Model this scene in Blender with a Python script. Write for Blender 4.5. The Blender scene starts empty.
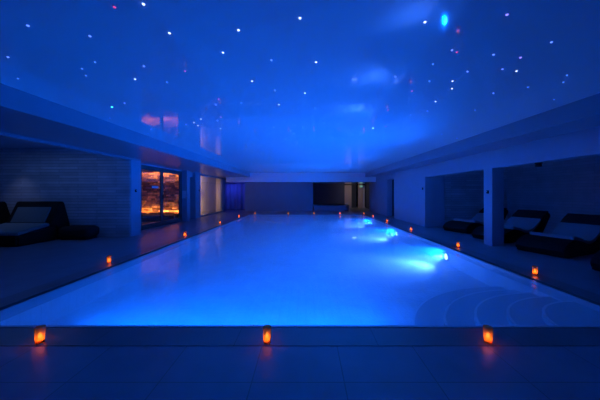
import bpy, bmesh, math, random
from mathutils import Vector, Matrix
random.seed(7)
C = bpy.context.scene.collection
H = 1.27            # eye height in metres
F = 250.0           # focal length in pixels of the 600 px wide frame
VX, VY = 306.0, 193.0

# ------------------------------------------------------------------ materials
def new_mat(name):
    m = bpy.data.materials.new(name); m.use_nodes = True
    nt = m.node_tree; nt.nodes.clear()
    out = nt.nodes.new('ShaderNodeOutputMaterial')
    return m, nt, out

def principled(name, col, rough=.5, spec=.5, metal=0.0, noise=0.0, nscale=8.0, bump=0.0, bscale=40.0):
    m, nt, out = new_mat(name)
    p = nt.nodes.new('ShaderNodeBsdfPrincipled')
    p.inputs['Base Color'].default_value = (*col, 1)
    p.inputs['Roughness'].default_value = rough
    p.inputs['Specular IOR Level'].default_value = spec
    p.inputs['Metallic'].default_value = metal
    nt.links.new(p.outputs[0], out.inputs[0])
    tc = nt.nodes.new('ShaderNodeTexCoord')
    if noise:
        n = nt.nodes.new('ShaderNodeTexNoise'); n.inputs['Scale'].default_value = nscale
        n.inputs['Detail'].default_value = 4
        nt.links.new(tc.outputs['Object'], n.inputs['Vector'])
        r = nt.nodes.new('ShaderNodeMapRange')
        r.inputs['To Min'].default_value = 1 - noise; r.inputs['To Max'].default_value = 1 + noise
        nt.links.new(n.outputs[0], r.inputs[0])
        v = nt.nodes.new('ShaderNodeVectorMath'); v.operation = 'SCALE'
        v.inputs[0].default_value = col
        nt.links.new(r.outputs[0], v.inputs['Scale'])
        nt.links.new(v.outputs[0], p.inputs['Base Color'])
    if bump:
        n2 = nt.nodes.new('ShaderNodeTexNoise'); n2.inputs['Scale'].default_value = bscale
        nt.links.new(tc.outputs['Object'], n2.inputs['Vector'])
        b = nt.nodes.new('ShaderNodeBump'); b.inputs['Strength'].default_value = bump
        b.inputs['Distance'].default_value = .01
        nt.links.new(n2.outputs[0], b.inputs['Height'])
        nt.links.new(b.outputs[0], p.inputs['Normal'])
    return m

def tiles(name, c1, c2, mortar, bw, bh, ms, rough=.3, bump=.3, axes='XY', offset=.5, spec=.5, loc=(0, 0, 0)):
    """tiles or bricks laid on the plane given by axes"""
    m, nt, out = new_mat(name)
    p = nt.nodes.new('ShaderNodeBsdfPrincipled')
    p.inputs['Roughness'].default_value = rough
    p.inputs['Specular IOR Level'].default_value = spec
    nt.links.new(p.outputs[0], out.inputs[0])
    tc = nt.nodes.new('ShaderNodeTexCoord')
    sx = nt.nodes.new('ShaderNodeSeparateXYZ'); cx = nt.nodes.new('ShaderNodeCombineXYZ')
    mp = nt.nodes.new('ShaderNodeMapping'); mp.inputs['Location'].default_value = loc
    nt.links.new(tc.outputs['Object'], mp.inputs[0])
    nt.links.new(mp.outputs[0], sx.inputs[0])
    nt.links.new(sx.outputs['XYZ'.index(axes[0])], cx.inputs[0])
    nt.links.new(sx.outputs['XYZ'.index(axes[1])], cx.inputs[1])
    b = nt.nodes.new('ShaderNodeTexBrick')
    b.offset = offset
    b.inputs['Scale'].default_value = 1
    b.inputs['Color1'].default_value = (*c1, 1); b.inputs['Color2'].default_value = (*c2, 1)
    b.inputs['Mortar'].default_value = (*mortar, 1)
    b.inputs['Brick Width'].default_value = bw; b.inputs['Row Height'].default_value = bh
    b.inputs['Mortar Size'].default_value = ms
    nt.links.new(cx.outputs[0], b.inputs['Vector'])
    n = nt.nodes.new('ShaderNodeTexNoise'); n.inputs['Scale'].default_value = 3; n.inputs['Detail'].default_value = 5
    nt.links.new(tc.outputs['Object'], n.inputs['Vector'])
    r = nt.nodes.new('ShaderNodeMapRange'); r.inputs['To Min'].default_value = .75; r.inputs['To Max'].default_value = 1.25
    nt.links.new(n.outputs[0], r.inputs[0])
    v = nt.nodes.new('ShaderNodeVectorMath'); v.operation = 'SCALE'
    nt.links.new(b.outputs['Color'], v.inputs[0]); nt.links.new(r.outputs[0], v.inputs['Scale'])
    nt.links.new(v.outputs[0], p.inputs['Base Color'])
    if bump:
        bp = nt.nodes.new('ShaderNodeBump'); bp.inputs['Strength'].default_value = bump
        bp.inputs['Distance'].default_value = .01; bp.invert = True
        nt.links.new(b.outputs['Fac'], bp.inputs['Height'])
        nt.links.new(bp.outputs[0], p.inputs['Normal'])
    return m

def emitter(name, col, strength):
    m, nt, out = new_mat(name)
    e = nt.nodes.new('ShaderNodeEmission')
    e.inputs[0].default_value = (*col, 1); e.inputs[1].default_value = strength
    nt.links.new(e.outputs[0], out.inputs[0])
    return m

def clear(name, tint, ior=1.33, rough=0.02, bump=0.0, bscale=3.0, haze=0.0):
    """thin clear layer: see-through, with the mirror sheen of its surface"""
    m, nt, out = new_mat(name)
    t = nt.nodes.new('ShaderNodeBsdfTransparent'); t.inputs[0].default_value = (*tint, 1)
    g = nt.nodes.new('ShaderNodeBsdfGlossy'); g.inputs['Roughness'].default_value = rough
    g.inputs[0].default_value = (1, 1, 1, 1)
    f = nt.nodes.new('ShaderNodeFresnel')
    geo = nt.nodes.new('ShaderNodeNewGeometry')
    mr = nt.nodes.new('ShaderNodeMapRange')
    mr.inputs['To Min'].default_value = ior; mr.inputs['To Max'].default_value = 1 / ior
    nt.links.new(geo.outputs['Backfacing'], mr.inputs[0])
    nt.links.new(mr.outputs[0], f.inputs['IOR'])
    mx = nt.nodes.new('ShaderNodeMixShader')
    if haze:
        sp = nt.nodes.new('ShaderNodeSeparateXYZ'); nt.links.new(geo.outputs['True Normal'], sp.inputs[0])
        ab = nt.nodes.new('ShaderNodeMath'); ab.operation = 'ABSOLUTE'; nt.links.new(sp.outputs[2], ab.inputs[0])
        gp = nt.nodes.new('ShaderNodeSeparateXYZ'); nt.links.new(geo.outputs['Position'], gp.inputs[0])
        gt = nt.nodes.new('ShaderNodeMath'); gt.operation = 'GREATER_THAN'; gt.inputs[1].default_value = -.1; nt.links.new(gp.outputs[2], gt.inputs[0])
        mu = nt.nodes.new('ShaderNodeMath'); mu.operation = 'MULTIPLY'; nt.links.new(ab.outputs[0], mu.inputs[0]); nt.links.new(gt.outputs[0], mu.inputs[1])
        m3 = nt.nodes.new('ShaderNodeMath'); m3.operation = 'MULTIPLY'; nt.links.new(mu.outputs[0], m3.inputs[0]); nt.links.new(f.outputs[0], m3.inputs[1])
        fo = m3.outputs[0]
        vs_ = nt.nodes.new('ShaderNodeVolumeScatter'); vs_.inputs['Color'].default_value = (.9, .97, 1, 1); vs_.inputs['Density'].default_value = haze
        nt.links.new(vs_.outputs[0], out.inputs[1])
    else:
        fo = f.outputs[0]
    nt.links.new(fo, mx.inputs[0]); nt.links.new(t.outputs[0], mx.inputs[1]); nt.links.new(g.outputs[0], mx.inputs[2])
    nt.links.new(mx.outputs[0], out.inputs[0])
    if bump:
        tc = nt.nodes.new('ShaderNodeTexCoord')
        n = nt.nodes.new('ShaderNodeTexNoise'); n.inputs['Scale'].default_value = bscale
        n.inputs['Detail'].default_value = 2
        nt.links.new(tc.outputs['Object'], n.inputs['Vector'])
        b = nt.nodes.new('ShaderNodeBump'); b.inputs['Strength'].default_value = bump; b.inputs['Distance'].default_value = .02
        nt.links.new(n.outputs[0], b.inputs['Height'])
        nt.links.new(b.outputs[0], g.inputs['Normal'])
    return m

M = {}
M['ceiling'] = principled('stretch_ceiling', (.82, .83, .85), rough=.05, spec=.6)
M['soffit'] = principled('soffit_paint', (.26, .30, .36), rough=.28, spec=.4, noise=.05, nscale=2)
M['plaster'] = principled('plaster', (.33, .39, .48), rough=.5, spec=.4, noise=.08, nscale=3, bump=.1)
M['floor'] = tiles('floor_tiles', (.185, .21, .25), (.21, .235, .275), (.13, .135, .14), .622, .40, .004,
                   rough=.36, bump=.25, offset=0, loc=(.365, -1.676, 0))
M['coping'] = tiles('coping_stone', (.13, .135, .145), (.14, .145, .155), (.06, .06, .065), 1.2, 5, .004, rough=.3, bump=.2)
M['rim'] = principled('pool_rim', (.55, .57, .6), rough=.3)
M['pool'] = tiles('pool_tiles', (.86, .88, .90), (.88, .90, .92), (.72, .74, .77), .12, .12, .004, rough=.35, bump=.1, offset=0)
M['pool_step'] = principled('pool_step', (.6, .62, .65), rough=.4)
M['step_edge'] = principled('step_edge', (.95, .95, .96), rough=.4)
M['brick'] = tiles('slate_strips', (.50, .52, .56), (.70, .72, .76), (.36, .38, .40), 1.1, .085, .006, rough=.5, bump=1.0, axes='XZ')
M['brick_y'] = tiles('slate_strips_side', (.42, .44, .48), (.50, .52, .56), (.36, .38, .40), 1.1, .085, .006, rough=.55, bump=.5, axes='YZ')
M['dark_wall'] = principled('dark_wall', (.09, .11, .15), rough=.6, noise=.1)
M['water'] = clear('water', (1, 1, 1), 1.33, .17, bump=.10, bscale=2.2, haze=.4)
M['glass'] = clear('glass', (.97, .97, .97), 1.45, .0)
M['black_frame'] = principled('black_frame', (.10, .10, .105), rough=.35)
M['black_plastic'] = principled('black_plastic', (.012, .012, .014), rough=.5)
M['wicker'] = principled('dark_wicker', (.018, .016, .015), rough=.7, spec=.2, noise=.3, nscale=30, bump=.6, bscale=90)
M['pad'] = principled('grey_pad', (.36, .38, .41), rough=.85, spec=.15, noise=.08, nscale=20, bump=.15, bscale=120)
M['day_pad'] = principled('teal_grey_pad', (.20, .25, .26), rough=.85, spec=.15, noise=.08, nscale=20, bump=.15, bscale=120)
M['dark_fabric'] = principled('dark_fabric', (.035, .035, .037), rough=.85, spec=.15, noise=.1, nscale=20)
M['beige'] = principled('beige_wall', (.62, .50, .43), rough=.6, noise=.05, nscale=2)
M['steel'] = principled('steel', (.5, .5, .52), rough=.3, metal=1)
M['white_plate'] = principled('white_plate', (.7, .72, .75), rough=.4)
M['drape'] = principled('pleated_drape', (.55, .56, .62), rough=.8)
m, nt, out = new_mat('candle_wax')
t = nt.nodes.new('ShaderNodeBsdfTranslucent'); t.inputs[0].default_value = (1, .62, .34, 1)
d_ = nt.nodes.new('ShaderNodeBsdfDiffuse'); d_.inputs[0].default_value = (.9, .62, .4, 1)
mx = nt.nodes.new('ShaderNodeMixShader'); nt.links.new(t.outputs[0], mx.inputs[1]); nt.links.new(d_.outputs[0], mx.inputs[2]); nt.links.new(mx.outputs[0], out.inputs[0])
mx.inputs[0].default_value = .4
M['wax'] = m
M['lamp_lens'] = emitter('lamp_lens', (.30, .52, 1), 6)
M['flame'] = emitter('flame', (1, .54, .13), 8)
M['sign_face'] = emitter('sign_face', (.25, .55, .45), .55)

# salt bricks
m, nt, out = new_mat('salt_brick')
p = nt.nodes.new('ShaderNodeBsdfPrincipled'); p.inputs['Roughness'].default_value = .55
geo = nt.nodes.new('ShaderNodeNewGeometry'); rp = nt.nodes.new('ShaderNodeValToRGB')
rp.color_ramp.elements[0].color = (.10, .035, .015, 1); rp.color_ramp.elements[1].color = (.95, .50, .22, 1)
e = rp.color_ramp.elements.new(.5); e.color = (.42, .16, .06, 1)
nt.links.new(geo.outputs['Random Per Island'], rp.inputs[0])
tc = nt.nodes.new('ShaderNodeTexCoord'); ns = nt.nodes.new('ShaderNodeTexNoise'); ns.inputs['Scale'].default_value = 9; ns.inputs['Detail'].default_value = 5
nt.links.new(tc.outputs['Object'], ns.inputs['Vector'])
mrr = nt.nodes.new('ShaderNodeMapRange'); mrr.inputs['From Min'].default_value = .3; mrr.inputs['From Max'].default_value = .7
mrr.inputs['To Min'].default_value = .35; mrr.inputs['To Max'].default_value = 1.4
nt.links.new(ns.outputs[0], mrr.inputs[0])
vv = nt.nodes.new('ShaderNodeVectorMath'); vv.operation = 'SCALE'
nt.links.new(rp.outputs[0], vv.inputs[0]); nt.links.new(mrr.outputs[0], vv.inputs['Scale'])
nt.links.new(vv.outputs[0], p.inputs['Base Color']); nt.links.new(p.outputs[0], out.inputs[0])
M['salt'] = m

# amber candle glass: partly see-through, partly a glowing stain carried by the candle's own light
m, nt, out = new_mat('amber_glass')
t = nt.nodes.new('ShaderNodeBsdfTransparent'); t.inputs[0].default_value = (1, .68, .45, 1)
tl = nt.nodes.new('ShaderNodeBsdfTranslucent'); tl.inputs[0].default_value = (1, .42, .16, 1)
gl = nt.nodes.new('ShaderNodeBsdfGlossy'); gl.inputs['Roughness'].default_value = .15
m1 = nt.nodes.new('ShaderNodeMixShader'); m1.inputs[0].default_value = .5
m2 = nt.nodes.new('ShaderNodeMixShader'); m2.inputs[0].default_value = .06
nt.links.new(t.outputs[0], m1.inputs[1]); nt.links.new(tl.outputs[0], m1.inputs[2])
nt.links.new(m1.outputs[0], m2.inputs[1]); nt.links.new(gl.outputs[0], m2.inputs[2]); nt.links.new(m2.outputs[0], out.inputs[0])
M['amber'] = m

# ------------------------------------------------------------------ helpers
def box(bm, x0, x1, y0, y1, z0, z1):
    x0, x1 = min(x0, x1), max(x0, x1); y0, y1 = min(y0, y1), max(y0, y1); z0, z1 = min(z0, z1), max(z0, z1)
    v = [bm.verts.new(c) for c in ((x0,y0,z0),(x1,y0,z0),(x1,y1,z0),(x0,y1,z0),(x0,y0,z1),(x1,y0,z1),(x1,y1,z1),(x0,y1,z1))]
    for f in ((0,3,2,1),(4,5,6,7),(0,1,5,4),(1,2,6,5),(2,3,7,6),(3,0,4,7)):
        bm.faces.new([v[i] for i in f])
    return v

def rbox(bm, x0, x1, y0, y1, z0, z1, r=.02, seg=3):
    vs = box(bm, x0, x1, y0, y1, z0, z1)
    es = {e for v in vs for e in v.link_edges}
    bmesh.ops.bevel(bm, geom=list(es), offset=r, segments=seg, profile=.5, affect='EDGES')

def lathe(bm, prof, n=24, cx=0, cy=0):
    rings = []
    for r, z in prof:
        if r < 1e-6:
            rings.append([bm.verts.new((cx, cy, z))])
        else:
            rings.append([bm.verts.new((cx + r*math.cos(2*math.pi*i/n), cy + r*math.sin(2*math.pi*i/n), z)) for i in range(n)])
    for a, b in zip(rings, rings[1:]):
        for i in range(n):
            j = (i+1) % n
            if len(a) == 1 and len(b) > 1: bm.faces.new((a[0], b[j], b[i])) if False else bm.faces.new((a[0], b[i], b[j]))
            elif len(b) == 1 and len(a) > 1: bm.faces.new((a[i], a[j], b[0]))
            elif len(a) > 1: bm.faces.new((a[i], a[j], b[j], b[i]))

def prism_y(bm, pts, y0, y1):
    """closed profile of (x, z) points swept along y"""
    a = [bm.verts.new((x, y0, z)) for x, z in pts]; b = [bm.verts.new((x, y1, z)) for x, z in pts]
    n = len(pts)
    bm.faces.new(a); bm.faces.new(b[::-1])
    for i in range(n):
        j = (i+1) % n
        bm.faces.new((a[j], a[i], b[i], b[j]))

def prism_x(bm, pts, x0, x1):
    """closed profile of (y, z) points swept along x"""
    a = [bm.verts.new((x0, y, z)) for y, z in pts]; b = [bm.verts.new((x1, y, z)) for y, z in pts]
    n = len(pts)
    bm.faces.new(a); bm.faces.new(b[::-1])
    for i in range(n):
        j = (i+1) % n
        bm.faces.new((a[j], a[i], b[i], b[j]))

def link(name, bm, mat, parent=None, loc=None, smooth=False, kind=None):
    bmesh.ops.recalc_face_normals(bm, faces=bm.faces)
    me = bpy.data.meshes.new(name); bm.to_mesh(me); bm.free()
    for mm in (mat if isinstance(mat, (list, tuple)) else [mat]): me.materials.append(mm)
    if smooth:
        for pl in me.polygons: pl.use_smooth = True
    o = bpy.data.objects.new(name, me); C.objects.link(o)
    if parent: o.parent = parent
    if loc: o.location = loc
    if kind: o['kind'] = kind
    return o

def boxes(name, lst, mat, parent=None, loc=None, kind=None, r=0):
    bm = bmesh.new()
    for b in lst:
        if r: rbox(bm, *b, r=r)
        else: box(bm, *b)
    return link(name, bm, mat, parent, loc, kind=kind)

def struct(name, lst, mat): return boxes(name, lst, mat, kind='structure')

def thing(name, label, cat, loc=(0,0,0), rz=0, group=None):
    o = bpy.data.objects.new(name, None); C.objects.link(o)
    o.empty_display_size = .1
    o.location = loc; o.rotation_euler = (0,0,rz)
    tag(o, label, cat, group); return o

def tag(o, label, cat, group=None):
    o['label'] = label; o['category'] = cat
    if group: o['group'] = group
    return o

def copy_tree(o, parent=None):
    c = o.copy(); C.objects.link(c)
    if parent: c.parent = parent
    for ch in list(o.children): copy_tree(ch, c)
    return c

def lamp(name, kind, loc, energy, col, parent=None, rot=None, **kw):
    l = bpy.data.lights.new(name, kind); l.energy = energy; l.color = col
    for k, v in kw.items(): setattr(l, k, v)
    o = bpy.data.objects.new(name, l); C.objects.link(o); o.location = loc
    if rot: o.rotation_euler = rot
    if parent: o.parent = parent
    return o

def aim(o, d):
    o.rotation_euler = Vector(d).to_track_quat('-Z', 'Y').to_euler()

# ------------------------------------------------------------------ room dimensions
PL, PR = -2.6*H, 2.6*H                  # pool left and right edge
PN, PF = 1.908*H, 11.6*H                # pool near and far edge
CW = .35                                # coping width
CEIL = 2.55
SOF = 1.80*H                            # underside of the side soffits
BL, BR = -2.80*H, 2.96*H                # inner faces of the side soffits
WR = 3.5*H                              # plane of right wall and pillars
PIL = -4.0*H                            # plane of left pier
DW = -4.4*H                             # plane of door wall on the left
RB = 1.47*H                             # underside of the right lintel
FB = 12.5*H                             # far soffit face
FBZ = 1.55*H
FW = 13.8*H                             # far wall
AW = 16.5*H                             # back of the far alcove
YB = -2.2                               # wall behind the camera
XL, XR = -10.6, 8.0                     # outermost walls
WATER = -.035
PFLOOR = -.40

# floor: four slabs round the pool, one mesh
ox0, ox1, oy0, oy1 = PL-CW, PR+CW, PN-CW, PF+CW
struct('floor', [(XL, XR+.3, YB, oy0, -.12, 0), (XL, XR+.3, oy1, AW+2.2, -.12, 0), (XL, ox0, oy0, oy1, -.12, 0), (ox1, XR+.3, oy0, oy1, -.12, 0)], M['floor'])
def ring(name, a0, a1, b0, b1, w, z0, z1, mat):
    return struct(name, [(a0, a1, b0, b0+w, z0, z1), (a0, a1, b1-w, b1, z0, z1), (a0, a0+w, b0+w, b1-w, z0, z1), (a1-w, a1, b0+w, b1-w, z0, z1)], mat)
ring('trim_coping', ox0, ox1, oy0, oy1, CW-.075, -.12, .004, M['coping'])
ring('trim_gutter', PL-.075, PR+.075, PN-.075, PF+.075, .045, -.12, -.03, M['black_plastic'])
ring('trim_rim', PL-.03, PR+.03, PN-.03, PF+.03, .03, -.12, -.012, M['rim'])

# pool basin
bm = bmesh.new()
box(bm, PL-.2, PR+.2, PN-.2, PF+.2, PFLOOR-.12, PFLOOR)
for b in ((PL-.2, PL, PN-.2, PF+.2), (PR, PR+.2, PN-.2, PF+.2), (PL, PR, PN-.2, PN), (PL, PR, PF, PF+.2)):
    box(bm, *b, PFLOOR, -.121)
link('pool_basin', bm, M['pool'], kind='structure')
# curved corner steps, quarter rounds in the near right corner
bm = bmesh.new()
radii = [.62*H, .88*H, 1.14*H, 1.40*H, 1.68*H]
for k, r in enumerate(radii):
    z1 = WATER - .035 - k*.062
    pts = [(PR, PN)]
    n = 28
    ring_ = [(PR - r*math.cos(a*math.pi/2/n), PN + .86*r*math.sin(a*math.pi/2/n)) for a in range(n+1)]
    lo = [bm.verts.new((x, y, PFLOOR)) for x, y in pts+ring_]; hi = [bm.verts.new((x, y, z1)) for x, y in pts+ring_]
    ft = bm.faces.new(hi)
    for i in range(len(lo)-1):
        if i: bm.faces.new((lo[i], lo[i+1], hi[i+1], hi[i]))
    # pale nosing strip along the edge
    for i in range(n):
        (xa, ya), (xb, yb) = ring_[i], ring_[i+1]
        s = 1 - .028/r
        q = [(xa, ya), (xb, yb), (PR+(xb-PR)*s, PN+(yb-PN)*s), (PR+(xa-PR)*s, PN+(ya-PN)*s)]
        f = bm.faces.new([bm.verts.new((x, y, z1+.003)) for x, y in q]); f.material_index = 1
me = bpy.data.meshes.new('pool_steps'); bmesh.ops.recalc_face_normals(bm, faces=bm.faces); bm.to_mesh(me); bm.free()
me.materials.append(M['pool_step']); me.materials.append(M['step_edge'])
o = bpy.data.objects.new('pool_steps', me); C.objects.link(o); o['kind'] = 'structure'
# body of water
bm = bmesh.new()
box(bm, PL+.002, PR-.002, PN+.002, PF-.002, PFLOOR+.004, WATER)
link('water', bm, M['water'], kind='structure')

# ceiling and soffits
struct('ceiling', [(BL, BR, YB, FB, CEIL, CEIL+.1)], M['ceiling'])
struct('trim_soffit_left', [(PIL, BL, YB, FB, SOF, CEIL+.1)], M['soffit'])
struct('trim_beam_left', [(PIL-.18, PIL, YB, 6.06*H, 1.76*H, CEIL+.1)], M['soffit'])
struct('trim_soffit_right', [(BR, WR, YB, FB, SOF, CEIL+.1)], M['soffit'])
struct('trim_beam_right', [(WR, WR+.28, YB, 7.35*H, RB, CEIL+.1)], M['plaster'])
struct('trim_soffit_far', [(PIL, XR, FB, AW+.2, FBZ, CEIL+.1)], M['ceiling'])
struct('ceiling_recess_left', [(XL, PIL-.18, YB, 5.9*H, CEIL, CEIL+.1)], M['plaster'])
struct('ceiling_recess_right', [(WR+.28, XR, YB, 7.7*H, CEIL, CEIL+.1)], M['plaster'])
struct('wall_back', [(XL, XR, YB-.15, YB, 0, CEIL+.1)], M['plaster'])

# ---- left side
EW = 5.70*H                              # brick end wall of the left recess
struct('wall_left_brick', [(XL, PIL-.02, EW, EW+.2, 0, CEIL+.1)], M['brick'])
struct('wall_left_outer', [(XL-.2, XL, YB, EW, 0, CEIL+.1)], M['brick_y'])
struct('wall_left_pier', [(DW-.25, PIL, 5.72*H, 6.06*H, 0, 1.76*H)], M['plaster'])
D0, D1 = 6.60*H, 8.87*H                 # salt room door opening
W0, W1 = 10.2*H, 13.2*H                 # lit window
DTOP = 1.76*H
struct('wall_left', [(DW-.15, DW, 6.06*H, D0, 0, CEIL), (DW-.15, DW, D0, D1, DTOP, CEIL),
                     (DW-.15, -4.22*H, D1, 9.1*H, 0, CEIL), (DW-.15, DW, 9.1*H, 9.7*H, 2.05, CEIL),
                     (DW-.15, -4.30*H, 9.72*H, W0, 0, CEIL), (DW-.15, DW, W0, W1, 1.77*H, CEIL), (DW-.15, DW, W1, 13.6*H, 0, CEIL)], M['plaster'])
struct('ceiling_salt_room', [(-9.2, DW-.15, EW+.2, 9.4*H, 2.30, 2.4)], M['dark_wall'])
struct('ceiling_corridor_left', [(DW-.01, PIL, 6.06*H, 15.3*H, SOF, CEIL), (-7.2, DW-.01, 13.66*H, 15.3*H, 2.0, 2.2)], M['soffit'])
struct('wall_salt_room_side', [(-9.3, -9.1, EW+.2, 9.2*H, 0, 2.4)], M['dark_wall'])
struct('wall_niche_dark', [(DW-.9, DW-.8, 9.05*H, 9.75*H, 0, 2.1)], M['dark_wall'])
lamp('recess_light', 'AREA', (-6.9, 6.2, 2.54), 5, (.16, .36, 1), shape='RECTANGLE', size=3.0, size_y=.15)
lamp('recess_spot', 'SPOT', (-8.2, 6.75, 2.53), 9, (.42, .5, 1), spot_size=math.radians(70), spot_blend=.7, shadow_soft_size=.03)
# salt brick wall
SY = 9.0*H
bm = bmesh.new()
z = .32
row = 0
while z < 2.2:
    hgt = random.choice((.075, .085, .095))
    x = -9.0 - random.random()*.2
    while x < DW - .16:
        w = random.uniform(.16, .30)
        x1 = min(x+w, DW-.155)
        if x1 - x > .03:
            box(bm, x, x1-.008, SY - random.uniform(0, .035), SY+.1, z, z+hgt-.008)
        x += w
    z += hgt; row += 1
link('wall_salt', bm, M['salt'], kind='structure')
struct('wall_salt_backing', [(-9.1, DW-.15, SY+.06, SY+.2, 0, 2.4)], M['dark_wall'])
t = thing('bench', 'low dark bench along the foot of the glowing salt brick wall', 'bench', (-7.2, SY-.26, 0))
boxes('seat', [(-1.85, 1.42, -.2, .18, .22, .29)], M['black_plastic'], t)
boxes('base', [(-1.80, 1.38, -.14, .18, 0, .22)], M['dark_wall'], t)
l = lamp('salt_strip_low', 'AREA', (-7.2, SY-.10, .325), 17, (1, .50, .16), shape='RECTANGLE', size=3.2, size_y=.05, spread=math.radians(85))
aim(l, (0, .42, 1))
l = lamp('salt_strip_high', 'AREA', (-7.2, SY-.12, 2.27), 12, (1, .50, .24), shape='RECTANGLE', size=3.2, size_y=.05, spread=math.radians(85))
aim(l, (0, .42, -1))

# salt room double door
dr = bpy.data.objects.new('door_1', None); C.objects.link(dr); dr['kind'] = 'structure'; dr.location = (DW, D0, 0)
L = D1 - D0
fr = boxes('door_frame', [(-.10, .0, 0, .07, .0, DTOP), (-.10, .0, L-.07, L, .0, DTOP), (-.10, .0, .07, L-.07, DTOP-.08, DTOP), (-.10, .0, .07, L-.07, 0, .11)], M['black_frame'], dr)
mid = L*.475
for a, b in ((.07, mid), (mid, L-.07)):
    lf = boxes('door_leaf', [(-.07, -.02, a, a+.08, .11, DTOP-.08), (-.07, -.02, b-.08, b, .11, DTOP-.08), (-.07, -.02, a+.08, b-.08, .11, .17), (-.07, -.02, a+.08, b-.08, DTOP-.15, DTOP-.08)], M['black_frame'], dr)
    bm = bmesh.new()
    box(bm, -.05, -.042, a+.08, b-.08, .17, DTOP-.15)
    link('pane', bm, M['glass'], lf)
    if a < .08:
        nt_ = boxes('notice', [(-.042, -.038, b-.62, b-.22, 1.45, 1.53)], M['white_plate'], lf); nt_['label'] = 'small pale notice on the glass'
    else:
        bm = bmesh.new()
        box(bm, -.02, .045, a+.02, a+.05, 1.10, 1.13); box(bm, .03, .05, a+.02, a+.30, 1.10, 1.13); box(bm, -.02, .0, a+.01, a+.06, 1.02, 1.20)
        link('door_handle', bm, M['black_plastic'], lf)
l = lamp('salt_room_light', 'POINT', (-7.0, SY-1.2, 2.1), 1.3, (1, .12, .04), shadow_soft_size=.1)

# lit window
wn = bpy.data.objects.new('window_1', None); C.objects.link(wn); wn['kind'] = 'structure'; wn.location = (DW, W0, 0)
L = W1 - W0
boxes('window_frame', [(-.12, -.0, 0, .05, .02, 1.77*H), (-.12, 0, L-.05, L, .02, 1.77*H), (-.12, 0, .05, L-.05, 1.77*H-.05, 1.77*H), (-.12, 0, .05, L-.05, 0, .07)], M['plaster'], wn)
boxes('pane', [(-.07, -.06, .05, L-.05, .07, 1.77*H-.05)], M['glass'], wn)
struct('wall_window_room', [(DW-.60, DW-.50, W0-.5, W1+.3, 0, 2.4), (DW-.50, DW-.15, W1+.2, W1+.3, 0, 2.4), (DW-.50, DW-.15, W0-.5, W0-.4, 0, 2.4)], M['beige'])
struct('ceiling_window_room', [(DW-.60, DW-.15, W0-.5, W1+.3, 2.36, 2.46)], M['beige'])
for zz, pw in ((1.9, 190), (1.2, 90), (.5, 200)):
    l = lamp('window_room_light', 'SPOT', (DW-.20, 13.35, zz), pw, (1, .70, .54), spot_size=math.radians(60), spot_blend=.8, shadow_soft_size=.04)
    aim(l, (-.42, 1, 0))

# far left pleated drape with its blue light
bm = bmesh.new()
n = 120; x0, x1 = -6.4, -4.32
fr_, bk_ = [], []
for i in range(n+1):
    x = x0 + (x1-x0)*i/n; y = 15.0*H + .07*math.sin(x*18)
    fr_.append((x, y)); bk_.append((x, y+.02))
rows = [[bm.verts.new((x, y, zz)) for x, y in pp] for pp, zz in ((fr_, .03), (fr_, 1.95), (bk_, 1.95), (bk_, .03))]
for a, b in ((0, 1), (1, 2), (2, 3), (3, 0)):
    for i in range(n): bm.faces.new((rows[a][i], rows[a][i+1], rows[b][i+1], rows[b][i]))
o = link('curtain', bm, M['drape'], smooth=False)
tag(o, 'tall pleated curtain lit deep blue in the far left corner', 'curtain')
struct('wall_far_left', [(-7.2, -4.28, 15.2*H, 15.3*H, 0, 2.0), (-7.2, -7.1, 13.6*H, 15.2*H, 0, 2.0), (-7.2, DW-.15, 13.6*H, 13.65*H, 0, 2.0)], M['dark_wall'])
l = lamp('curtain_light', 'AREA', (-5.5, 14.4*H, 1.93), 9, (.03, .05, 1), shape='RECTANGLE', size=1.2, size_y=.1)
aim(l, (0, .5, -1))

# far wall and alcove
struct('wall_far', [(-4.28, .386*H, FW, FW+.2, 0, FBZ), (-4.30, -4.1, FW+.2, 15.2*H, 0, FBZ)], M['plaster'])
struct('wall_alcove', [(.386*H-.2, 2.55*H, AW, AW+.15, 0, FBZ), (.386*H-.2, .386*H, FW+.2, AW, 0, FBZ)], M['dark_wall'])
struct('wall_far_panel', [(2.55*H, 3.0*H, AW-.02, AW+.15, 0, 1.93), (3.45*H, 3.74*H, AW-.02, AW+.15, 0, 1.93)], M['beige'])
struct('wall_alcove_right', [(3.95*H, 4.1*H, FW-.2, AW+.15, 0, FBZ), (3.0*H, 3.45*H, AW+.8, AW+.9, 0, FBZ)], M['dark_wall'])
struct('trim_door_jamb', [(3.76*H, 3.86*H, AW-.10, AW+.1, 0, 1.9)], M['white_plate'])
l = lamp('alcove_light', 'AREA', (2.95*H, AW-1.6, 1.93), 7.0, (1, .78, .62), shape='RECTANGLE', size=.5, size_y=.5)
aim(l, (.2, .8, -.6))
t = thing('lit_sign', 'small pale green lit sign hanging over the far doorway', 'sign', (3.55*H, AW-.5, 1.74))
boxes('housing', [(-.14, .14, -.03, .03, -.02, .16)], M['white_plate'], t, r=.008)
boxes('face', [(-.125, .125, -.035, -.03, -.005, .145)], M['sign_face'], t)
boxes('bracket', [(-.01, .01, -.01, .01, .16, FBZ-1.74)], M['steel'], t)
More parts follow.
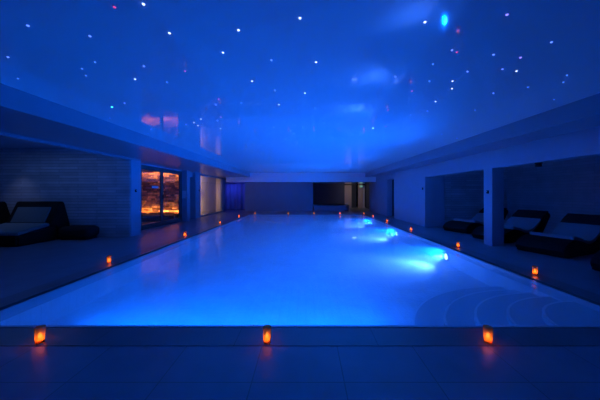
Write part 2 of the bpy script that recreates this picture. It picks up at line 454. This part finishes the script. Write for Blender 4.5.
# raised round-ended spa in front of the alcove
t = thing('spa_basin', 'low raised basin with rounded end before the dark far alcove', 'spa', (.45*H, FW+.05, 0))
def dshape(w, dpt, off):
    pts = [(off, off), ]
    r = dpt - off
    xs = w - dpt
    pts = [(off, off)] + [(xs + (dpt-off)*math.sin(a), dpt - (dpt-off)*math.cos(a)) for a in [i*math.pi/2/14 for i in range(15)]] + [(w-off, dpt+.9), (off, dpt+.9)]
    return pts
bm = bmesh.new()
outer = dshape(2.05*H, 1.0, 0); inner = dshape(2.05*H, 1.0, .18)
def wallring(bm, o_, i_, z0, z1):
    n = len(o_)
    vo0 = [bm.verts.new((x, y, z0)) for x, y in o_]; vo1 = [bm.verts.new((x, y, z1)) for x, y in o_]
    vi0 = [bm.verts.new((x, y, z0)) for x, y in i_]; vi1 = [bm.verts.new((x, y, z1)) for x, y in i_]
    for k in range(n):
        j = (k+1) % n
        for a, b in ((vo0, vo1), (vo1, vi1), (vi1, vi0), (vi0, vo0)):
            bm.faces.new((a[k], a[j], b[j], b[k]))
wallring(bm, outer, inner, 0, .38)
link('wall', bm, M['plaster'], t)
bm = bmesh.new(); wallring(bm, dshape(2.05*H, 1.0, -.03), dshape(2.05*H, 1.0, .2), .38, .41)
link('rim', bm, M['soffit'], t)
bm = bmesh.new(); bm.faces.new([bm.verts.new((x, y, .30)) for x, y in inner])
link('spa_water', bm, M['water'], t)
bm = bmesh.new(); bm.faces.new([bm.verts.new((x, y, .04)) for x, y in inner])
link('spa_floor', bm, M['plaster'], t)

# ---- right side
struct('wall_right', [(WR, WR+.28, 7.35*H, 9.94*H, 0, CEIL), (WR, WR+.28, 9.94*H, 10.8*H, 2.0, CEIL), (WR, WR+.28, 10.8*H, FW, 0, CEIL)], M['plaster'])
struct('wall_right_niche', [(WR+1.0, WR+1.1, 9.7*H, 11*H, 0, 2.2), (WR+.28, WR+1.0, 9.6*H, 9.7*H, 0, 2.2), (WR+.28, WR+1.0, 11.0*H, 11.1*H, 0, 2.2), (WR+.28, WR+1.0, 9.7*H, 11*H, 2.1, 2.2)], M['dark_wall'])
struct('wall_right_pillar', [(WR, WR+.28, 4.70*H, 4.92*H, 0, RB)], M['plaster'])
struct('wall_right_end', [(WR+.28, XR, 7.45*H, 7.6*H, 0, CEIL+.1)], M['brick'])
struct('wall_right_end_pier', [(WR+.28, WR+.75, 7.38*H, 7.45*H, 0, CEIL)], M['plaster'])
struct('wall_right_brick', [(6.0*H, 6.0*H+.2, YB, 7.45*H, 0, CEIL+.1)], M['brick_y'])

# small fittings
def sensor(loc, rz, label):
    t = thing('wall_sensor', label, 'sensor', loc, rz, 'small dark wall sensors')
    boxes('housing', [(-.028, .028, -.035, 0, -.04, .04)], M['black_plastic'], t, r=.01)
    bm = bmesh.new(); lathe(bm, [(0, .014), (.010, .010), (.014, 0)], 12)
    o = link('lens', bm, M['steel'], t, loc=(0, -.033, .01)); o.rotation_euler = (math.pi/2, 0, 0)
sensor((PIL+.0, 5.86*H, 1.02*H+.04), math.pi/2, 'small dark sensor on the pier left of the salt room door')
sensor((-4.30*H, 10.05*H, 1.10*H), math.pi/2, 'small dark sensor on the wall left of the lit beige window')
sensor((WR, 4.80*H, 1.02*H), -math.pi/2, 'small dark sensor high on the pillar between the dark loungers')
sensor((WR, 7.48*H, 1.13*H), -math.pi/2, 'small dark sensor on the wall left of the first lounger recess')
t = thing('speaker', 'small dark spotlight under the edge of the right-hand beam', 'light fitting', (WR+.14, 3.88*H, RB))
t.name = 'ceiling_spotlight'
bm = bmesh.new(); lathe(bm, [(0, 0), (.06, 0), (.06, -.02), (.0, -.02)], 20); link('mount', bm, M['black_plastic'], t)
bm = bmesh.new(); lathe(bm, [(0, -.02), (.045, -.02), (.055, -.075), (.045, -.08), (0, -.07)], 20); link('shade', bm, M['black_plastic'], t)
o = boxes('wall_plate', [(-.09, .09, -.02, 0, -.17, .17)], M['white_plate'], loc=(-4.32*H, 8.87*H, 1.0*H-.07), r=.008)
tag(o, 'pale upright plate on the wall right of the salt room door', 'wall plate')

# ------------------------------------------------------------------ pool lamps
LB = (.0, .118, 1.0)
LW = (.06, .19, .9)
def pool_lamp(y, label, power, first=[None]):
    if first[0] is None:
        t = thing('pool_lamp', label, 'pool lamp', (PR-.002, y, -.225), 0, 'round lamps in the right pool wall')
        bm = bmesh.new(); lathe(bm, [(.075, 0), (.105, 0), (.105, .014), (.095, .02), (.075, .02), (.075, 0)], 28)
        o = link('bezel', bm, M['steel'], t); o.rotation_euler = (0, -math.pi/2, 0)
        bm = bmesh.new(); lathe(bm, [(0, .022), (.05, .018), (.075, .008), (.075, 0)], 28)
        o = link('lens', bm, M['lamp_lens'], t, smooth=True); o.rotation_euler = (0, -math.pi/2, 0)
        first[0] = t
    else:
        t = copy_tree(first[0]); t.location.y = y; t['label'] = label
    l = lamp('pool_light', 'AREA', (PR-.05, y, -.225), power, LB, shape='DISK', size=.12, spread=math.radians(115))
    l.scale = (1, 1, 1); aim(l, (-.8, 0, .42))
    l = lamp('pool_beam', 'SPOT', (PR-.05, y, -.20), 1000, LW, spot_size=math.radians(34), spot_blend=.9, shadow_soft_size=.04)
    aim(l, (-.85, -.10, -.20)); l.scale = (3.4, 1, 1)
    return t
POW = 140
pool_lamp(4.62*H, 'glowing round lamp in the right pool wall nearest the corner steps', POW)
pool_lamp(7.14*H, 'glowing round lamp in right pool wall, second from the corner steps', POW)
pool_lamp(9.85*H, 'glowing round lamp in the right pool wall farthest from the corner steps', POW)
t = thing('floor_lamp', 'small square light in the pool floor, left of second wall lamp', 'pool lamp', (1.42*H, 7.3*H, PFLOOR))
t.name = 'pool_floor_lamp'
boxes('frame', [(-.10, .10, -.10, .10, 0, .012)], M['steel'], t, r=.004)
boxes('lens', [(-.08, .08, -.08, .08, .012, .018)], M['lamp_lens'], t)
# unseen light strip added at the near pool wall to brighten the pool
l = lamp('added_fill_strip', 'AREA', (-.75, PN+.03, -.16), 78, LB, shape='RECTANGLE', size=3.3, size_y=.05, spread=math.radians(110)); aim(l, (0, 1, .13))

# ------------------------------------------------------------------ candles
def make_candle(label, loc):
    t = thing('candle_holder', label, 'candle', loc, 0, 'candles round the pool')
    bm = bmesh.new()
    lathe(bm, [(0, .004), (.024, .004), (.027, .012), (.033, .132), (.0355, .132), (.030, .002), (.0, 0)], 28)
    link('glass', bm, M['amber'], t, smooth=True)
    bm = bmesh.new(); lathe(bm, [(0, .010), (.0245, .010), (.026, .024), (.021, .027), (0, .025)], 20)
    wx = link('candle', bm, M['wax'], t, smooth=True)
    bm = bmesh.new(); lathe(bm, [(0, .025), (.0016, .025), (.0014, .036), (0, .036)], 8)
    link('wick', bm, M['black_plastic'], wx)
    bm = bmesh.new(); lathe(bm, [(0, .039), (.007, .042), (.013, .052), (.011, .066), (.005, .082), (0, .094)], 16)
    link('flame', bm, M['flame'], t, smooth=True)
    l = lamp('candle_light', 'POINT', (0, 0, .034), .17, (1, .36, .09), t, shadow_soft_size=.008)
    return t
def fl(px, d, x=None):   # a spot on the floor at distance d
    return ((px-VX)/F*d, d, .004)
CY = PN - CW + .045
cand = [
 (((40-VX)/F*CY, CY), 'lit amber candle glass at left end of the near pool edge'),
 (((267-VX)/F*CY, CY), 'lit amber candle glass at middle of the near pool edge'),
 (((488-VX)/F*CY, CY), 'lit amber candle glass at right end of near edge, before corner steps'),
]
XLc, XRc = PL-.27, PR+.25
for px, lab in ((109, 'lit candle nearest the camera on left pool edge, before the brick wall'),
                (185, 'lit candle on left pool edge, second from the camera, by salt room'),
                (220, 'lit candle on left pool edge, third from the camera, below lit window'),
                (239, 'lit candle on left pool edge, farthest of four from the camera')):
    cand.append(((XLc, F*XLc/(px-VX)), lab))
for px, lab in ((535, 'lit candle nearest the camera on right pool edge, before the loungers'),
                (458, 'lit candle on right pool edge, second from the camera, left of pillar'),
                (411, 'lit candle on right pool edge, third from the camera'),
                (387, 'lit candle on right pool edge, fourth from the camera, by dark opening'),
                (373, 'lit candle on right pool edge, farthest of five from the camera')):
    cand.append(((XRc, F*XRc/(px-VX)), lab))
YF = PF + .25
for px, lab in ((255, 'lit candle at left end of the far pool edge'),
                (288, 'lit candle on the far pool edge, second from its left end'),
                (314, 'lit candle on the far pool edge, middle of five'),
                (340, 'lit candle on far pool edge before the low basin, fourth from left'),
                (364, 'lit candle at right end of far pool edge, before lit doorway')):
    cand.append((((px-VX)/F*YF, YF), lab))
proto = None
for (x, y), lab in cand:
    if proto is None: proto = make_candle(lab, (x, y, .004)); continue
    c = copy_tree(proto); c.location = (x, y, .004); c['label'] = lab

# ------------------------------------------------------------------ loungers on the right: dark wave-shaped shells with a pale pad
def spline(pts, n=8):
    out = []
    P = [pts[0]] + list(pts) + [pts[-1]]
    for i in range(1, len(P)-2):
        for k in range(n):
            t = k/n
            out.append(tuple(.5*((2*P[i][c]) + (-P[i-1][c]+P[i+1][c])*t + (2*P[i-1][c]-5*P[i][c]+4*P[i+1][c]-P[i+2][c])*t*t + (-P[i-1][c]+3*P[i][c]-3*P[i+1][c]+P[i+2][c])*t**3) for c in (0, 1)))
    out.append(pts[-1]); return out
def make_wave(label, loc, rz):
    t = thing('wave_lounger', label, 'lounger', loc, rz, 'dark wave loungers in the right-hand recess')
    top = spline([(-1.1, .14), (-.96, .26), (-.70, .33), (-.42, .30), (-.12, .22), (.15, .22), (.45, .36), (.74, .56), (1.0, .70)])
    bot = spline([(1.04, .64), (.88, .46), (.66, .20), (.5, .03), (.40, .0), (-.86, .0), (-1.02, .04), (-1.1, .14)], 6)
    bm = bmesh.new(); prism_y(bm, top + bot[:-1], -.40, .40)
    es = [e for e in bm.edges if abs(e.verts[0].co.y - e.verts[1].co.y) < 1e-5]
    bmesh.ops.bevel(bm, geom=es, offset=.02, segments=2, affect='EDGES')
    link('shell', bm, M['wicker'], t)
    def pad(name, sub, th, w, mat):
        pts = [(x, z+th) for x, z in sub] + [(x, z+.005) for x, z in sub[::-1]]
        bm = bmesh.new(); prism_y(bm, pts, -w, w)
        es = [e for e in bm.edges if abs(e.verts[0].co.y - e.verts[1].co.y) < 1e-5]
        bmesh.ops.bevel(bm, geom=es, offset=.015, segments=2, affect='EDGES')
        return link(name, bm, mat, t)
    pad('pad', top[18:54], .07, .37, M['pad'])
    pad('head_cushion', top[54:], .06, .37, M['dark_fabric'])
    return t
waves = [((5.78, 8.48), 'dark wave lounger in far recess, left of the pillar'),
         ((5.78, 7.02), 'dark wave lounger with pale pad just right of the pillar'),
         ((5.78, 5.56), 'big dark wave lounger behind the nearest candle on the right edge'),
         ((5.78, 4.10), 'dark wave lounger cut off by the right edge of the photo')]
w0 = None
for (x, y), lab in waves:
    if w0 is None: w0 = make_wave(lab, (x, y, 0), math.radians(22)); continue
    c = copy_tree(w0); c.location = (x, y, 0); c['label'] = lab

# ------------------------------------------------------------------ loungers on the left: broad daybeds with a wedge back
def make_daybed(label, loc, rz):
    t = thing('daybed', label, 'lounger', loc, rz, 'dark daybeds before the brick wall')
    w = .60
    bm = bmesh.new(); prism_x(bm, [(-.75, .0), (-.75, .25), (.05, .40), (.22, .40), (.22, 0)], -w, w)
    bmesh.ops.bevel(bm, geom=list(bm.edges), offset=.04, segments=3, affect='EDGES'); link('base', bm, M['wicker'], t)
    bm = bmesh.new(); prism_x(bm, [(-.74, .255), (-.74, .33), (.0, .49), (.06, .405)], -w+.02, w-.02)
    bmesh.ops.bevel(bm, geom=list(bm.edges), offset=.025, segments=3, affect='EDGES'); link('mattress', bm, M['day_pad'], t)
    bm = bmesh.new(); prism_x(bm, [(.0, .405), (.27, 1.02), (.34, 1.04), (.40, 1.0), (.56, .42), (.58, .02), (.225, .0), (.225, .405)], -w, w)
    bmesh.ops.bevel(bm, geom=list(bm.edges), offset=.015, segments=2, affect='EDGES')
    link('backrest', bm, M['wicker'], t)
    bm = bmesh.new(); prism_x(bm, [(.03, .49), (.20, .87), (.17, .89), (-.01, .50)], -w+.16, w-.16)
    link('back_pad', bm, M['day_pad'], t)
    return t
d0 = make_daybed('dark daybed with pale pad and wedge back before the brick wall', (-7.36, 6.60, 0), 0)
c = copy_tree(d0); c.location = (-8.98, 6.60, 0); c['label'] = 'second dark daybed, cut off by the left edge of the photo'
t = thing('footstool', 'low dark rounded footstool at the foot of the brick wall', 'footstool', (-6.28, 6.93, 0))
bm = bmesh.new(); rbox(bm, -.42, .42, -.24, .24, .05, .36, r=.12, seg=4); link('cushion', bm, M['dark_fabric'], t)
boxes('base', [(-.34, .34, -.18, .18, 0, .06)], M['black_plastic'], t)

# ------------------------------------------------------------------ star lights in the ceiling, and two reflections modelled as stars
SC = {'w': ('white', (.45, .62, 1), 3.2), 'b': ('blue', (.10, .22, 1), 2.2), 'f': ('faint blue', (.08, .28, 1), 1.25), 'r': ('red', (.75, .08, .35), 1.0),
      'g': ('green reflection', (.05, .8, .75), 7.0), 'W': ('bright white reflection', (.5, .75, 1), 6.0), 'v': ('violet', (.22, .2, 1), 2.2)}
stars = [(28,25.5,'b'),(90,36,'b'),(8,57,'b'),(18,78.5,'f'),(82,68.5,'f'),(86,75.5,'f'),(95,62,'f'),(114.5,7,'r'),(143.5,4,'w'),(144,66,'b'),(135,79,'w'),
 (169.5,33,'w'),(238.5,30,'w'),(223,52.5,'w'),(271.5,60,'b'),(252,81,'w'),(275,90,'b'),(185,71,'r'),(167,82,'f'),(218.5,99,'r'),(300,18,'w'),
 (425,22,'w'),(316,62,'w'),(395.5,76.5,'b'),(305,93,'w'),(412,91,'r'),(429.5,81,'f'),(433,64,'f'),
 (507,14.5,'v'),(551.5,42,'b'),(452,50,'b'),(457,52,'r'),(493.5,54.5,'b'),(520.5,57.5,'v'),(502.5,69,'b'),(516.5,71,'w'),(467.5,71.5,'b'),(452.5,81,'w'),(452,88.5,'w'),
 (528,87,'f'),(493.5,93,'b'),(563.5,82,'f'),(567,75,'f'),(554,99.5,'f'),
 (216,104.5,'b'),(279,104.5,'w'),(221,117,'r'),(217.5,120.5,'b'),(201,119,'w'),(194,122.5,'w'),(198,125.5,'w'),(186,124.5,'b'),(220.5,128.5,'w'),(179,132.5,'f'),(151,129,'b'),
 (241.5,103,'f'),(274,127,'f'),(290.5,130.5,'b'),(294,133.5,'b'),(286,139,'f'),(297.5,142,'b'),(243,149,'f'),(251.5,164,'f'),(270,134,'f'),
 (388,110,'r'),(373,128,'W'),(386,126.5,'r'),(435.5,101.5,'w'),(427.5,111,'b'),(410.5,115,'f'),(353,134,'f'),(303,127,'b'),(442,134,'f'),(415,145,'f'),  # the W one is a pool lamp's reflection, built as a glowing dome
 (324,123,'f'),(315,108,'f'),(337,159,'f'),(475,110,'f'),(457,138,'b'),(112,107,'g'),(124.5,103,'b'),(110,118,'f'),(148,133.5,'f')]  # the g one stands for a reflection in the glossy ceiling, made to glow
strips = [(0, 65, 'over the dark daybed'), (65, 131, 'over the brick wall'), (131, 183, 'over the salt room door'), (183, 232, 'over the lit window'),
          (232, 262, 'over the far left corner'), (262, 290, 'left of far wall centre'), (290, 335, 'over the middle of the far wall'), (335, 380, 'over the far doorway'),
          (380, 405, 'over the narrow dark opening'), (405, 432, 'over the first right wall stretch'), (432, 455, 'over the first lounger recess'),
          (455, 484, 'over the lounger left of the pillar'), (484, 504, 'over the pillar'), (504, 535, 'over the lounger right of the pillar'), (535, 601, 'over the right loungers')]
ORD = ['first', 'second', 'third', 'fourth', 'fifth', 'sixth', 'seventh', 'eighth', 'ninth', 'tenth', 'eleventh', 'twelfth', 'thirteenth']
star_mesh = {}
for k, (nm, col, st) in SC.items():
    bm = bmesh.new(); lathe(bm, [(.0095, 0), (.008, -.004), (.0045, -.007), (0, -.008)], 10)
    bmesh.ops.recalc_face_normals(bm, faces=bm.faces)
    me = bpy.data.meshes.new('star_light'); bm.to_mesh(me); bm.free(); me.materials.append(emitter('star_'+nm.replace(' ', '_'), col, st))
    star_mesh[k] = me
for a, b, where in strips:
    mine = sorted([s for s in stars if a <= s[0] < b], key=lambda s: s[1])
    for i, (px, py, k) in enumerate(mine):
        d = F*(CEIL-H)/(VY-py)
        o = bpy.data.objects.new('star_light', star_mesh[k]); C.objects.link(o)
        o.location = ((px-VX)/F*d, d, CEIL)
        n = ORD[i]
        lab = '%s star light in ceiling %s, %s from top' % (SC[k][0], where, n)
        tag(o, lab, 'star light', 'star lights in the ceiling')

# ------------------------------------------------------------------ camera, world, view
cam = bpy.data.cameras.new('camera'); cam.sensor_width = 36; cam.lens = F/600*36
cam.shift_x = -(VX-300)/600; cam.shift_y = -(200-VY)/600
cam.clip_start = .02
co = bpy.data.objects.new('camera', cam); C.objects.link(co); co.location = (0, 0, H); co.rotation_euler = (math.pi/2, 0, 0)
S = bpy.context.scene
S.camera = co
w = bpy.data.worlds.new('world'); S.world = w; w.use_nodes = True
w.node_tree.nodes['Background'].inputs[0].default_value = (0, 0, 0, 1)
w.node_tree.nodes['Background'].inputs[1].default_value = 0
S.view_settings.view_transform = 'Standard'; S.view_settings.look = 'None'
S.view_settings.exposure = -.12; S.view_settings.gamma = 1; S.view_settings.use_curve_mapping = False
S.cycles.volume_bounces = 2; S.cycles.max_bounces = 10; S.cycles.diffuse_bounces = 6; S.cycles.glossy_bounces = 5; S.cycles.transparent_max_bounces = 16
S.cycles.sample_clamp_indirect = 6
S.cycles.caustics_reflective = False; S.cycles.caustics_refractive = False
S.cycles.use_denoising = True
